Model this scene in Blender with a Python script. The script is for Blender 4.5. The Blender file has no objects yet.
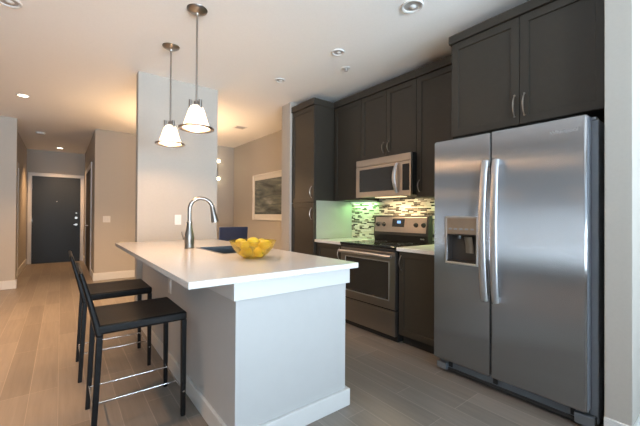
import bpy, bmesh, math, random
from mathutils import Vector, Matrix
random.seed(7)
S = bpy.context.scene
COL = S.collection
PI = math.pi

# ------------------------------------------------------------------ camera, world, daylight, exposure
cam_data = bpy.data.cameras.new('camera')
cam = bpy.data.objects.new('camera', cam_data); COL.objects.link(cam)
YAW, PITCH, ROLL = .6637, .0066, -.0058
sy, cy = math.sin(YAW), math.cos(YAW)
Fw = Vector((sy*math.cos(PITCH), cy*math.cos(PITCH), math.sin(PITCH)))
R0 = Vector((cy, -sy, 0)); U0 = R0.cross(Fw)
Rt = R0*math.cos(ROLL) - U0*math.sin(ROLL)
Up = R0*math.sin(ROLL) + U0*math.cos(ROLL)
m = Matrix((Rt, Up, -Fw)).transposed().to_4x4()
m.translation = Vector((0, 0, 1.2019))
cam.matrix_world = m
cam_data.sensor_width = 36; cam_data.lens = 330.95/640*36
cam_data.clip_start = .05; cam_data.clip_end = 60
S.camera = cam

w = bpy.data.worlds.new('sky'); S.world = w; w.use_nodes = True
bgn = w.node_tree.nodes['Background']
bgn.inputs[0].default_value = (.62, .78, 1, 1); bgn.inputs[1].default_value = 1.2

def area(name, loc, rot, sx, szy, power, color):
    d = bpy.data.lights.new(name, 'AREA'); d.shape = 'RECTANGLE'; d.size = sx; d.size_y = szy
    d.energy = power; d.color = color
    o = bpy.data.objects.new(name, d); COL.objects.link(o); o.location = loc; o.rotation_euler = rot
    return o
DAY = (.62, .82, 1.0)
# daylight just outside the two living-room windows, shining in (+y)
area('daylight', (-.75, -3.35, 1.4), (PI/2, 0, 0), 1.9, 2.1, 55, DAY)
area('daylight', (1.75, -3.35, 1.4), (PI/2, 0, 0), 1.9, 2.1, 55, DAY)
# light thrown up by the bright ground outside
area('ground_bounce', (.5, -7.4, .02), (PI-math.radians(30), 0, 0), 12, 6, 6200, (.74, .88, 1.0))

S.view_settings.view_transform = 'Standard'; S.view_settings.look = 'None'
S.view_settings.gamma = 1; S.view_settings.use_curve_mapping = False
S.view_settings.exposure = 0.18
S.cycles.use_denoising = True
S.cycles.max_bounces = 10; S.cycles.diffuse_bounces = 6
S.cycles.caustics_reflective = False; S.cycles.caustics_refractive = False
S.cycles.sample_clamp_indirect = 6

WARM = (1, .565, .265)
LAMP = dict(pendant=26, down=270, dining=120, hall=190, living=350, under=7)  # dining and living power added lamps that stay out of sight

# ------------------------------------------------------------------ materials
def new_mat(name):
    mt = bpy.data.materials.new(name); mt.use_nodes = True
    nt = mt.node_tree
    return mt, nt, nt.nodes['Principled BSDF']
def N(nt, t, **kw):
    n = nt.nodes.new(t)
    for k, v in kw.items(): setattr(n, k, v)
    return n
def simple(name, col, rough=.5, metal=0, noise=.04, nscale=18, bump=0, spec=.5, emit=None, es=0, coat=0):
    mt, nt, b = new_mat(name)
    tc = N(nt, 'ShaderNodeTexCoord'); no = N(nt, 'ShaderNodeTexNoise')
    no.inputs['Scale'].default_value = nscale; no.inputs['Detail'].default_value = 3
    nt.links.new(tc.outputs['Object'], no.inputs['Vector'])
    rp = N(nt, 'ShaderNodeValToRGB')
    c = Vector(col)
    rp.color_ramp.elements[0].position = .3; rp.color_ramp.elements[1].position = .7
    rp.color_ramp.elements[0].color = (*(c*(1-noise)), 1); rp.color_ramp.elements[1].color = (*(c*(1+noise)), 1)
    nt.links.new(no.outputs['Fac'], rp.inputs[0]); nt.links.new(rp.outputs[0], b.inputs['Base Color'])
    b.inputs['Roughness'].default_value = rough; b.inputs['Metallic'].default_value = metal
    b.inputs['Specular IOR Level'].default_value = spec; b.inputs['Coat Weight'].default_value = coat
    if bump:
        bp = N(nt, 'ShaderNodeBump'); bp.inputs['Strength'].default_value = bump; bp.inputs['Distance'].default_value = .002
        nt.links.new(no.outputs['Fac'], bp.inputs['Height']); nt.links.new(bp.outputs[0], b.inputs['Normal'])
    if emit:
        b.inputs['Emission Color'].default_value = (*emit, 1); b.inputs['Emission Strength'].default_value = es
    return mt
def brushed(name, col, rough=.3, aniso=.75, rot=0., vertical=True):
    mt, nt, b = new_mat(name)
    tc = N(nt, 'ShaderNodeTexCoord'); mp = N(nt, 'ShaderNodeMapping'); no = N(nt, 'ShaderNodeTexNoise')
    mp.inputs['Scale'].default_value = (300, 300, 2) if vertical else (300, 2, 300)
    nt.links.new(tc.outputs['Object'], mp.inputs['Vector']); nt.links.new(mp.outputs[0], no.inputs['Vector'])
    no.inputs['Scale'].default_value = 1.5
    mr = N(nt, 'ShaderNodeMapRange'); mr.inputs['To Min'].default_value = rough-.008; mr.inputs['To Max'].default_value = rough+.008
    nt.links.new(no.outputs['Fac'], mr.inputs['Value']); nt.links.new(mr.outputs[0], b.inputs['Roughness'])
    b.inputs['Base Color'].default_value = (*col, 1); b.inputs['Metallic'].default_value = 1
    b.inputs['Anisotropic'].default_value = aniso; b.inputs['Anisotropic Rotation'].default_value = rot
    tg = N(nt, 'ShaderNodeTangent'); tg.direction_type = 'RADIAL'; tg.axis = 'Z'
    nt.links.new(tg.outputs[0], b.inputs['Tangent'])
    return mt
def streaky(name, col, rough, aniso):
    # vertically brushed steel: reflections of lamps are drawn out sideways
    mt = bpy.data.materials.new(name); mt.use_nodes = True; nt = mt.node_tree
    nt.nodes.remove(nt.nodes['Principled BSDF'])
    g = N(nt, 'ShaderNodeBsdfAnisotropic'); tg = N(nt, 'ShaderNodeTangent'); tg.direction_type = 'RADIAL'; tg.axis = 'Z'
    tc = N(nt, 'ShaderNodeTexCoord'); mp = N(nt, 'ShaderNodeMapping'); no = N(nt, 'ShaderNodeTexNoise'); rp = N(nt, 'ShaderNodeValToRGB')
    mp.inputs['Scale'].default_value = (120, 120, 1.5); no.inputs['Scale'].default_value = 2
    nt.links.new(tc.outputs['Object'], mp.inputs['Vector']); nt.links.new(mp.outputs[0], no.inputs['Vector']); nt.links.new(no.outputs['Fac'], rp.inputs[0])
    c = Vector(col); rp.color_ramp.elements[0].color = (*(c*.97), 1); rp.color_ramp.elements[1].color = (*(c*1.03), 1)
    nt.links.new(rp.outputs[0], g.inputs['Color']); g.inputs['Roughness'].default_value = rough; g.inputs['Anisotropy'].default_value = aniso
    nt.links.new(tg.outputs[0], g.inputs['Tangent']); nt.links.new(g.outputs[0], nt.nodes['Material Output'].inputs[0])
    return mt
def floor_mat():
    mt, nt, b = new_mat('plank_tile')
    tc = N(nt, 'ShaderNodeTexCoord'); mp = N(nt, 'ShaderNodeMapping')
    mp.inputs['Rotation'].default_value = (0, 0, PI/2); mp.inputs['Location'].default_value = (.2, .006, 0)
    nt.links.new(tc.outputs['Object'], mp.inputs['Vector'])
    br = N(nt, 'ShaderNodeTexBrick'); br.offset = .37; br.offset_frequency = 3
    br.inputs['Color1'].default_value = (.182, .158, .137, 1); br.inputs['Color2'].default_value = (.240, .209, .181, 1)
    br.inputs['Mortar'].default_value = (.31, .27, .23, 1)
    for k, v in (('Scale', 1), ('Mortar Size', .0022), ('Mortar Smooth', .2), ('Bias', 0), ('Brick Width', .91), ('Row Height', .15)):
        br.inputs[k].default_value = v
    nt.links.new(mp.outputs[0], br.inputs['Vector'])
    m2 = N(nt, 'ShaderNodeMapping'); m2.inputs['Scale'].default_value = (40, 2.2, 1)
    nt.links.new(tc.outputs['Object'], m2.inputs['Vector'])
    no = N(nt, 'ShaderNodeTexNoise'); no.inputs['Scale'].default_value = 1; no.inputs['Detail'].default_value = 6; no.inputs['Distortion'].default_value = .6
    nt.links.new(m2.outputs[0], no.inputs['Vector'])
    rp = N(nt, 'ShaderNodeValToRGB'); rp.color_ramp.elements[0].color = (.90, .90, .90, 1); rp.color_ramp.elements[1].color = (1.09, 1.085, 1.08, 1)
    rp.color_ramp.elements[0].position = .3; rp.color_ramp.elements[1].position = .7
    nt.links.new(no.outputs['Fac'], rp.inputs[0])
    mx = N(nt, 'ShaderNodeMix', data_type='RGBA', blend_type='MULTIPLY'); mx.inputs['Factor'].default_value = 1
    nt.links.new(br.outputs['Color'], mx.inputs['A']); nt.links.new(rp.outputs[0], mx.inputs['B'])
    nt.links.new(mx.outputs['Result'], b.inputs['Base Color'])
    b.inputs['Roughness'].default_value = .38
    bp = N(nt, 'ShaderNodeBump'); bp.inputs['Strength'].default_value = .25; bp.inputs['Distance'].default_value = .002; bp.invert = True
    nt.links.new(br.outputs['Fac'], bp.inputs['Height']); nt.links.new(bp.outputs[0], b.inputs['Normal'])
    return mt
def mosaic_mat():
    mt, nt, b = new_mat('strip_mosaic')
    tc = N(nt, 'ShaderNodeTexCoord'); mp = N(nt, 'ShaderNodeMapping')
    # tile rows run along world y, stacked in z
    sep = N(nt, 'ShaderNodeSeparateXYZ'); cmb = N(nt, 'ShaderNodeCombineXYZ')
    nt.links.new(tc.outputs['Object'], sep.inputs[0])
    nt.links.new(sep.outputs['Y'], cmb.inputs['X']); nt.links.new(sep.outputs['Z'], cmb.inputs['Y'])
    br = N(nt, 'ShaderNodeTexBrick'); br.offset = .43; br.offset_frequency = 2; br.squash = .62; br.squash_frequency = 3
    br.inputs['Color1'].default_value = (0, 0, 0, 1); br.inputs['Color2'].default_value = (1, 1, 1, 1)
    br.inputs['Mortar'].default_value = (.5, .5, .5, 1)
    for k, v in (('Scale', 1), ('Mortar Size', .0012), ('Mortar Smooth', 0), ('Bias', 0), ('Brick Width', .085), ('Row Height', .0165)):
        br.inputs[k].default_value = v
    nt.links.new(cmb.outputs[0], br.inputs['Vector'])
    rp = N(nt, 'ShaderNodeValToRGB'); rp.color_ramp.interpolation = 'CONSTANT'
    cr = rp.color_ramp
    cols = [(0, (.035, .03, .025)), (.2, (.66, .62, .52)), (.36, (.05, .045, .035)), (.46, (.74, .72, .64)), (.64, (.30, .27, .21)), (.72, (.80, .78, .70)), (.86, (.16, .13, .1)), (.92, (.6, .6, .54))]
    cr.elements[0].position = 0; cr.elements[0].color = (*cols[0][1], 1)
    cr.elements[1].position = cols[1][0]; cr.elements[1].color = (*cols[1][1], 1)
    for p, c in cols[2:]:
        e = cr.elements.new(p); e.color = (*c, 1)
    nt.links.new(br.outputs['Color'], rp.inputs[0])
    mx = N(nt, 'ShaderNodeMix', data_type='RGBA'); mx.inputs['B'].default_value = (.55, .53, .46, 1)
    nt.links.new(br.outputs['Fac'], mx.inputs['Factor']); nt.links.new(rp.outputs[0], mx.inputs['A'])
    nt.links.new(mx.outputs['Result'], b.inputs['Base Color'])
    b.inputs['Roughness'].default_value = .18
    return mt
def quartz_mat():
    mt, nt, b = new_mat('white_quartz')
    tc = N(nt, 'ShaderNodeTexCoord'); no = N(nt, 'ShaderNodeTexNoise'); no.inputs['Scale'].default_value = 160; no.inputs['Detail'].default_value = 2
    nt.links.new(tc.outputs['Object'], no.inputs['Vector'])
    rp = N(nt, 'ShaderNodeValToRGB'); rp.color_ramp.elements[0].position = .3; rp.color_ramp.elements[1].position = .55
    rp.color_ramp.elements[0].color = (.66, .65, .63, 1); rp.color_ramp.elements[1].color = (.80, .79, .78, 1)
    nt.links.new(no.outputs['Fac'], rp.inputs[0]); nt.links.new(rp.outputs[0], b.inputs['Base Color'])
    b.inputs['Roughness'].default_value = .14
    return mt
def glass_mat(name, col=(1, 1, 1), body=None):
    # thin pane: mostly see-through with a soft mirror-like sheen
    mt = bpy.data.materials.new(name); mt.use_nodes = True; nt = mt.node_tree; nt.nodes.clear()
    o = N(nt, 'ShaderNodeOutputMaterial'); t = N(nt, 'ShaderNodeBsdfTransparent'); g = N(nt, 'ShaderNodeBsdfGlossy'); mx = N(nt, 'ShaderNodeMixShader')
    t.inputs[0].default_value = (*col, 1); g.inputs['Roughness'].default_value = .03
    fr = N(nt, 'ShaderNodeLayerWeight'); fr.inputs[0].default_value = .18
    mr = N(nt, 'ShaderNodeMapRange'); mr.inputs['To Min'].default_value = .03; mr.inputs['To Max'].default_value = .45
    nt.links.new(fr.outputs['Facing'], mr.inputs['Value']); nt.links.new(mr.outputs[0], mx.inputs[0]); nt.links.new(t.outputs[0], mx.inputs[1]); nt.links.new(g.outputs[0], mx.inputs[2])
    if body:      # cloudy coloured glass: some light scatters in it
        tl = N(nt, 'ShaderNodeBsdfTranslucent'); df = N(nt, 'ShaderNodeBsdfDiffuse'); ad = N(nt, 'ShaderNodeMixShader'); m3 = N(nt, 'ShaderNodeMixShader')
        tl.inputs[0].default_value = df.inputs[0].default_value = (*body, 1); m3.inputs[0].default_value = .13
        nt.links.new(tl.outputs[0], ad.inputs[1]); nt.links.new(df.outputs[0], ad.inputs[2])
        nt.links.new(mx.outputs[0], m3.inputs[1]); nt.links.new(ad.outputs[0], m3.inputs[2]); mx = m3
    nt.links.new(mx.outputs[0], o.inputs[0])
    return mt
def shade_mat():
    mt = bpy.data.materials.new('frosted_lit_glass'); mt.use_nodes = True; nt = mt.node_tree; b = nt.nodes['Principled BSDF']
    tc = N(nt, 'ShaderNodeTexCoord'); wv = N(nt, 'ShaderNodeTexWave'); wv.wave_type = 'RINGS'; wv.rings_direction = 'Z'
    sep = N(nt, 'ShaderNodeSeparateXYZ'); at2 = N(nt, 'ShaderNodeMath', operation='ARCTAN2')
    nt.links.new(tc.outputs['Object'], sep.inputs[0]); nt.links.new(sep.outputs['X'], at2.inputs[0]); nt.links.new(sep.outputs['Y'], at2.inputs[1])
    ml = N(nt, 'ShaderNodeMath', operation='MULTIPLY'); ml.inputs[1].default_value = 28
    sn = N(nt, 'ShaderNodeMath', operation='SINE'); nt.links.new(at2.outputs[0], ml.inputs[0]); nt.links.new(ml.outputs[0], sn.inputs[0])
    mr = N(nt, 'ShaderNodeMapRange'); mr.inputs['From Min'].default_value = -1; mr.inputs['To Min'].default_value = 1.5; mr.inputs['To Max'].default_value = 2.8
    nt.links.new(sn.outputs[0], mr.inputs['Value'])
    b.inputs['Base Color'].default_value = (.9, .88, .84, 1); b.inputs['Roughness'].default_value = .35
    b.inputs['Emission Color'].default_value = (1, .80, .58, 1)
    nt.links.new(mr.outputs[0], b.inputs['Emission Strength'])
    nt.nodes.remove(wv)
    # thin frosted glass lets about half of the bulb's light through
    tr = N(nt, 'ShaderNodeBsdfTransparent'); mx = N(nt, 'ShaderNodeMixShader'); mx.inputs[0].default_value = .42
    tr.inputs[0].default_value = (1, .97, .92, 1)
    nt.links.new(b.outputs[0], mx.inputs[1]); nt.links.new(tr.outputs[0], mx.inputs[2])
    nt.links.new(mx.outputs[0], nt.nodes['Material Output'].inputs[0])
    return mt
def art_mat():
    mt, nt, b = new_mat('painted_waves')
    tc = N(nt, 'ShaderNodeTexCoord'); mp = N(nt, 'ShaderNodeMapping'); mp.inputs['Scale'].default_value = (1, .8, 4.2)
    nt.links.new(tc.outputs['Object'], mp.inputs['Vector'])
    no = N(nt, 'ShaderNodeTexNoise'); no.inputs['Scale'].default_value = 1.7; no.inputs['Detail'].default_value = 6; no.inputs['Distortion'].default_value = 1.4
    nt.links.new(mp.outputs[0], no.inputs['Vector'])
    rp = N(nt, 'ShaderNodeValToRGB'); cr = rp.color_ramp
    cr.elements[0].position = .3; cr.elements[0].color = (.035, .045, .05, 1); cr.elements[1].position = .75; cr.elements[1].color = (.36, .38, .35, 1)
    e = cr.elements.new(.45); e.color = (.10, .12, .12, 1)
    e = cr.elements.new(.56); e.color = (.16, .18, .165, 1)
    nt.links.new(no.outputs['Fac'], rp.inputs[0]); nt.links.new(rp.outputs[0], b.inputs['Base Color'])
    b.inputs['Roughness'].default_value = .7
    return mt

M = {}
M['wall'] = simple('greige_paint', (.44, .412, .372), .75, noise=.015, nscale=60, bump=.15)
M['ceiling'] = simple('ceiling_paint', (.90, .885, .86), .85, noise=.015, nscale=80, bump=.1)
M['trim'] = simple('white_trim_paint', (.67, .67, .66), .4, noise=.01)
M['side'] = simple('green_lit_wall_paint', (.36, .38, .32), .6, noise=.015)  # wall colour darkened, with the strip lamp's green light put into it
M['island'] = simple('island_panel_paint', (.50, .50, .495), .6, noise=.01)
M['floor'] = floor_mat()
M['cab'] = simple('dark_cabinet_paint', (.036, .0295, .0215), .47, noise=.05, nscale=30)
M['cabin'] = simple('cabinet_shadow_gap', (.02, .018, .016), .7)
M['steel'] = streaky('brushed_steel', (.43, .43, .44), .26, -.82)
M['steel2'] = brushed('appliance_steel', (.46, .41, .36), .34, .6, vertical=False)
M['steel3'] = brushed('range_steel', (.33, .305, .28), .32, .6, vertical=False)
M['nickel'] = simple('satin_nickel', (.38, .35, .32), .28, 1)
M['faucet'] = simple('brushed_nickel_faucet', (.33, .31, .29), .30, 1)
M['chrome'] = simple('chrome', (.78, .78, .78), .1, 1)
M['handle'] = simple('satin_handle', (.62, .63, .66), .38, 1)
M['black'] = simple('black_gloss', (.012, .012, .012), .12)
M['blackmat'] = simple('black_plastic', (.02, .02, .02), .5)
M['greymet'] = simple('grey_fridge_side', (.36, .40, .46), .4, .2)
M['ovenglass'] = simple('dark_oven_glass', (.03, .026, .022), .08)
M['quartz'] = quartz_mat()
M['mosaic'] = mosaic_mat()
M['leather'] = simple('black_leather', (.006, .0055, .0055), .40, spec=.22, noise=.2, nscale=60, bump=.35)
M['navy'] = simple('navy_upholstery', (.036, .050, .105), .85, noise=.15, nscale=120, bump=.4)
M['door'] = simple('charcoal_door', (.015, .021, .027), .5, noise=.05)
M['closet'] = simple('dark_brown_door', (.035, .028, .022), .5)
M['darkwood'] = simple('dark_wood_leg', (.04, .028, .02), .45)
M['plate'] = simple('white_plastic', (.70, .69, .67), .35, noise=.01)
M['sink'] = brushed('sink_steel', (.13, .135, .145), .35, .3)
M['shade'] = shade_mat()
M['bulb'] = simple('lit_lens', (1, .95, .85), .4, emit=(1, .86, .66), es=9)
M['bulbw'] = simple('lit_bulb_glass', (1, .9, .7), .4, emit=(1, .80, .52), es=10)
M['baffle'] = simple('dark_baffle', (.42, .40, .38), .5)
M['lemon'] = simple('lemon_peel', (.66, .46, .03), .42, noise=.08, nscale=90, bump=.5)
M['bowl'] = glass_mat('yellow_tinted_glass', (.95, .86, .42), body=(.80, .66, .12))
M['pane'] = glass_mat('window_glass')
M['art'] = art_mat()
M['mat'] = simple('art_mount_white', (.72, .70, .66), .8, noise=.01)
M['frame'] = simple('white_art_frame', (.78, .76, .72), .45, noise=.01)
M['display'] = simple('blue_display', (.02, .02, .03), .2, emit=(.25, .5, 1), es=1.2)
M['greenlens'] = simple('lit_fluorescent_lens', (.9, 1, .9), .4, emit=(.62, 1, .55), es=2)
M['warmlens'] = simple('lit_warm_lens', (1, .9, .7), .4, emit=(1, .72, .4), es=1.2)
M['grille'] = simple('grey_grille', (.17, .19, .215), .4, .4)
M['panel'] = simple('beige_steel_panel', (.42, .36, .30), .3, .8)
M['cavity'] = simple('dispenser_cavity', (.07, .06, .055), .3, .2)

# ------------------------------------------------------------------ builders
def B(): return bmesh.new()
def box(bm, x0, x1, y0, y1, z0, z1):
    v = [bm.verts.new((x, y, z)) for x in (x0, x1) for y in (y0, y1) for z in (z0, z1)]
    for q in ((0, 1, 3, 2), (4, 6, 7, 5), (0, 4, 5, 1), (2, 3, 7, 6), (0, 2, 6, 4), (1, 5, 7, 3)):
        bm.faces.new([v[i] for i in q])
    return v
def frame_slab(bm, axis, d0, d1, u, hole, through=True, depth=None):
    """box between d0 and d1 on `axis`, outer rectangle u=(a0,a1,b0,b1), rectangular hole of the same form;
    not through: hole floor at distance depth from the d0 face"""
    def P(d, a, b): return {'x': (d, a, b), 'z': (a, b, d)}[axis]
    a0, a1, b0, b1 = u; h0, h1, k0, k1 = hole
    out = [(a0, b0), (a1, b0), (a1, b1), (a0, b1)]; inn = [(h0, k0), (h1, k0), (h1, k1), (h0, k1)]
    O0 = [bm.verts.new(P(d0, *p)) for p in out]; O1 = [bm.verts.new(P(d1, *p)) for p in out]
    I0 = [bm.verts.new(P(d0, *p)) for p in inn]
    I1 = [bm.verts.new(P(d1 if through else d0 + depth, *p)) for p in inn]
    for i in range(4):
        j = (i+1) % 4
        bm.faces.new((O0[i], O0[j], I0[j], I0[i])); bm.faces.new((O0[i], O1[i], O1[j], O0[j]))
        bm.faces.new((I0[i], I0[j], I1[j], I1[i]))
        if through: bm.faces.new((O1[j], O1[i], I1[i], I1[j]))
    if not through:
        bm.faces.new(I1); bm.faces.new(list(reversed(O1)))
def cyl(bm, p0, p1, r, r2=None, n=20, caps=True):
    p0, p1 = Vector(p0), Vector(p1); d = (p1-p0).normalized()
    a = d.orthogonal().normalized(); b = d.cross(a); r2 = r if r2 is None else r2
    A = [bm.verts.new(p0 + (a*math.cos(2*PI*i/n) + b*math.sin(2*PI*i/n))*r) for i in range(n)]
    C = [bm.verts.new(p1 + (a*math.cos(2*PI*i/n) + b*math.sin(2*PI*i/n))*r2) for i in range(n)]
    for i in range(n): bm.faces.new((A[i], A[(i+1) % n], C[(i+1) % n], C[i]))
    if caps: bm.faces.new(list(reversed(A))); bm.faces.new(C)
def tube(bm, pts, r, n=12, flat=None):
    """swept tube through pts; r a number or a list; flat=(ru,rv,up) gives an elliptical section"""
    pts = [Vector(p) for p in pts]; rings = []
    up = Vector(flat[2]) if flat else None
    prev = None
    for i, p in enumerate(pts):
        t = (pts[min(i+1, len(pts)-1)] - pts[max(i-1, 0)]).normalized()
        if up is not None: a = (up - t*up.dot(t)).normalized()
        elif prev is None: a = t.orthogonal().normalized()
        else: a = (prev - t*prev.dot(t)).normalized()
        prev = a; b = t.cross(a)
        rr = r[i] if isinstance(r, (list, tuple)) else r
        ra, rb = (flat[0]*rr, flat[1]*rr) if flat else (rr, rr)
        rings.append([bm.verts.new(p + a*math.cos(2*PI*k/n)*ra + b*math.sin(2*PI*k/n)*rb) for k in range(n)])
    for A, C in zip(rings, rings[1:]):
        for k in range(n): bm.faces.new((A[k], A[(k+1) % n], C[(k+1) % n], C[k]))
    bm.faces.new(list(reversed(rings[0]))); bm.faces.new(rings[-1])
def lathe(bm, prof, c=(0, 0, 0), n=40, closed=False):
    rings = []
    for r, z in prof:
        if r < 1e-6: rings.append([bm.verts.new((c[0], c[1], c[2]+z))])
        else: rings.append([bm.verts.new((c[0]+r*math.cos(2*PI*k/n), c[1]+r*math.sin(2*PI*k/n), c[2]+z)) for k in range(n)])
    pairs = list(zip(rings, rings[1:])) + ([(rings[-1], rings[0])] if closed else [])
    for A, C in pairs:
        for k in range(n):
            j = (k+1) % n
            if len(A) == 1 and len(C) == 1: continue
            if len(A) == 1: bm.faces.new((A[0], C[j], C[k]))
            elif len(C) == 1: bm.faces.new((A[k], A[j], C[0]))
            else: bm.faces.new((A[k], A[j], C[j], C[k]))
def wloc(o):
    v = Vector((0, 0, 0))
    while o: v += o.location; o = o.parent
    return v
def obj(name, bm, mat, parent=None, bev=0, smooth=False, local=False, seg=2, at=None):
    """at: top-level mesh gets its origin there (world coordinates in bm)"""
    off = Vector((0, 0, 0))
    if not local: off = wloc(parent) if parent else Vector(at or (0, 0, 0))
    bmesh.ops.recalc_face_normals(bm, faces=bm.faces)
    if off.length: bmesh.ops.translate(bm, verts=bm.verts, vec=-off)
    me = bpy.data.meshes.new(name); bm.to_mesh(me); bm.free()
    me.materials.append(M[mat])
    for p in me.polygons: p.use_smooth = smooth
    if smooth: me.set_sharp_from_angle(angle=math.radians(40))
    o = bpy.data.objects.new(name, me); COL.objects.link(o)
    if parent: o.parent = parent
    elif at: o.location = at
    if bev:
        b = o.modifiers.new('bevel', 'BEVEL'); b.width = bev; b.segments = seg; b.limit_method = 'ANGLE'; b.angle_limit = math.radians(50)
    return o
def tag(o, label, cat, group=None):
    o['label'] = label; o['category'] = cat
    if group: o['group'] = group
    return o
def thing(name, label, cat, loc=(0, 0, 0), rz=0, group=None):
    o = bpy.data.objects.new(name, None); COL.objects.link(o); o.location = loc; o.rotation_euler.z = rz
    o.empty_display_size = .1
    return tag(o, label, cat, group)
def struct(name, bm, mat, bev=0, smooth=False):
    o = obj(name, bm, mat, None, bev, smooth); o['kind'] = 'structure'; return o
def bx(*a):
    bm = B(); box(bm, *a); return bm
def dup(root, loc, label=None, rz=None):
    r = root.copy(); COL.objects.link(r); r.location = loc
    if label: r['label'] = label
    if rz is not None: r.rotation_euler.z = rz
    for ch in list(root.children):
        c = ch.copy(); COL.objects.link(c); c.parent = r
        for g in list(ch.children):
            d = g.copy(); COL.objects.link(d); d.parent = c
    return r
def lamp(name, kind, loc, energy, color=WARM, size=.05, spot=None, rot=(0, 0, 0), blend=.6, parent=None):
    d = bpy.data.lights.new(name, kind); d.energy = energy; d.color = color
    if kind in ('POINT', 'SPOT'): d.shadow_soft_size = size
    if kind == 'SPOT': d.spot_size = spot; d.spot_blend = blend
    o = bpy.data.objects.new(name, d); COL.objects.link(o); o.location = loc; o.rotation_euler = rot
    return o

# ------------------------------------------------------------------ the room
H = 2.73; WX = 3.10; DY = 7.17
struct('floor', bx(-4.2, 4.4, -3.3, 10.7, -.1, 0), 'floor')
struct('ceiling', bx(-4.2, 4.4, -3.3, 10.7, H, H+.1), 'ceiling')
struct('wall_right', bx(WX, WX+.1, .46, DY+.12, 0, H), 'wall')
struct('wall_fridge_side', bx(2.30, 4.3, .348, .46, 0, H), 'wall', .003)
struct('wall_living_right', bx(4.3, 4.4, -3.2, .46, 0, H), 'wall')
struct('wall_pantry_side', bx(2.425, WX, 3.765, 3.985, 0, H), 'wall', .012)
struct('wall_island_end', bx(.637, 1.505, 3.974, 4.094, 0, H), 'wall', .004)
struct('wall_dining_back', bx(.47, WX, DY, DY+.12, 0, H), 'wall', .004)
struct('wall_hall_right', bx(.47, .59, DY+.12, 10.42, 0, H), 'wall')
struct('wall_hall_end', bx(-.9, .75, 10.42, 10.54, 0, H), 'wall')
struct('wall_hall_left', bx(-.77, -.65, 7.3, 10.42, 0, H), 'wall')
struct('wall_left_front', bx(-4.1, -.57, 7.18, 7.3, 0, H), 'wall', .004)
struct('wall_left', bx(-4.2, -4.1, -3.2, 7.3, 0, H), 'wall')
# window wall behind the camera
bm = B()
wins = [(-1.7, .2), (.8, 2.7)]
box(bm, -4.1, -1.7, -3.2, -3.1, 0, H); box(bm, .2, .8, -3.2, -3.1, 0, H); box(bm, 2.7, 4.3, -3.2, -3.1, 0, H)
for a, b in wins:
    box(bm, a, b, -3.2, -3.1, 0, .35); box(bm, a, b, -3.2, -3.1, 2.45, H)
struct('wall_back', bm, 'wall')
for i, (a, b) in enumerate(wins):
    bm = B()
    for x0, x1 in ((a, a+.06), ((a+b)/2-.03, (a+b)/2+.03), (b-.06, b)): box(bm, x0, x1, -3.19, -3.11, .35, 2.45)
    for s0, s1 in ((a+.06, (a+b)/2-.03), ((a+b)/2+.03, b-.06)):
        for z0, z1 in ((.35, .41), (2.39, 2.45)): box(bm, s0, s1, -3.19, -3.11, z0, z1)
    wf = struct('window_%d' % (i+1), bm, 'trim')
    bm = B()
    for s0, s1 in ((a+.06, (a+b)/2-.03), ((a+b)/2+.03, b-.06)): box(bm, s0, s1, -3.152, -3.148, .41, 2.39)
    obj('glass_pane', bm, 'pane', wf)
    obj('window_sill', bx(a-.04, b+.04, -3.1, -3.0, .31, .35), 'trim', wf)
# baseboards
BH = .135; BT = .014
def baseb(name, *rects):
    bm = B()
    for x0, x1, y0, y1 in rects:
        box(bm, x0, x1, y0, y1, 0, BH-.02); 
        # thinner top lip
        cx0, cx1, cy0, cy1 = x0, x1, y0, y1
        box(bm, cx0, cx1, cy0, cy1, BH-.02, BH)
    return struct(name, bm, 'trim', .003)
baseb('baseboard_dining_back', (.47-BT, WX, DY-BT, DY))
baseb('baseboard_hall_right', (.47-BT, .47, DY, 7.86), (.47-BT, .47, 9.69, 10.42))
baseb('baseboard_hall_end', (-.65, -.63, 10.42-BT, 10.42), (.458, .47, 10.42-BT, 10.42))
baseb('baseboard_hall_left', (-.65, -.65+BT, 8.42, 10.42), (-.65, -.65+BT, 7.3, 7.46))
baseb('baseboard_left_front', (-4.1, -.57+BT, 7.18-BT, 7.18), (-.57, -.57+BT, 7.18, 7.3))
baseb('baseboard_fridge_side', (2.30-BT, 2.30, .348-BT, .46), (2.30, 4.3, .348-BT, .348))
baseb('baseboard_dining_right', (WX-BT, WX, 3.985, DY-BT))
baseb('baseboard_island_end', (.637-BT, .637, 3.974, 4.094), (.637-BT, 1.505+BT, 4.094, 4.094+BT), (1.505, 1.505+BT, 3.99, 4.094))
# mosaic backsplash
struct('backsplash', bx(WX-.008, WX, 1.46, 3.257, .905, 1.42), 'mosaic')

struct('trim_1', bx(2.492, WX-.008, 3.257, 3.2638, .906, 1.384), 'side')
# entry door
bm = B(); box(bm, -.55, .38, 10.385, 10.42, .005, 2.10)
d1 = struct('door_1', bm, 'door', .002)
bm = B()
for a in (-.55-.075, .38): box(bm, a, a+.075, 10.40, 10.42, 0, 2.10)
box(bm, -.625, .455, 10.40, 10.42, 2.10, 2.18)
obj('door_casing', bm, 'trim', d1, .003)
bm = B(); cyl(bm, (.30, 10.385, .93), (.30, 10.355, .93), .03); cyl(bm, (.30, 10.355, .93), (.30, 10.34, .93), .012); box(bm, .245, .31, 10.325, 10.342, .92, .94)
obj('lever_handle', bm, 'nickel', d1, .002)
bm = B(); cyl(bm, (.30, 10.385, 1.10), (.30, 10.365, 1.10), .03); obj('deadbolt', bm, 'nickel', d1)
bm = B(); cyl(bm, (.30, 10.385, 1.22), (.30, 10.372, 1.22), .018); obj('night_latch', bm, 'nickel', d1)
bm = B(); cyl(bm, (-.085, 10.385, 1.5), (-.085, 10.378, 1.5), .012); obj('peephole', bm, 'baffle', d1)
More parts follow.
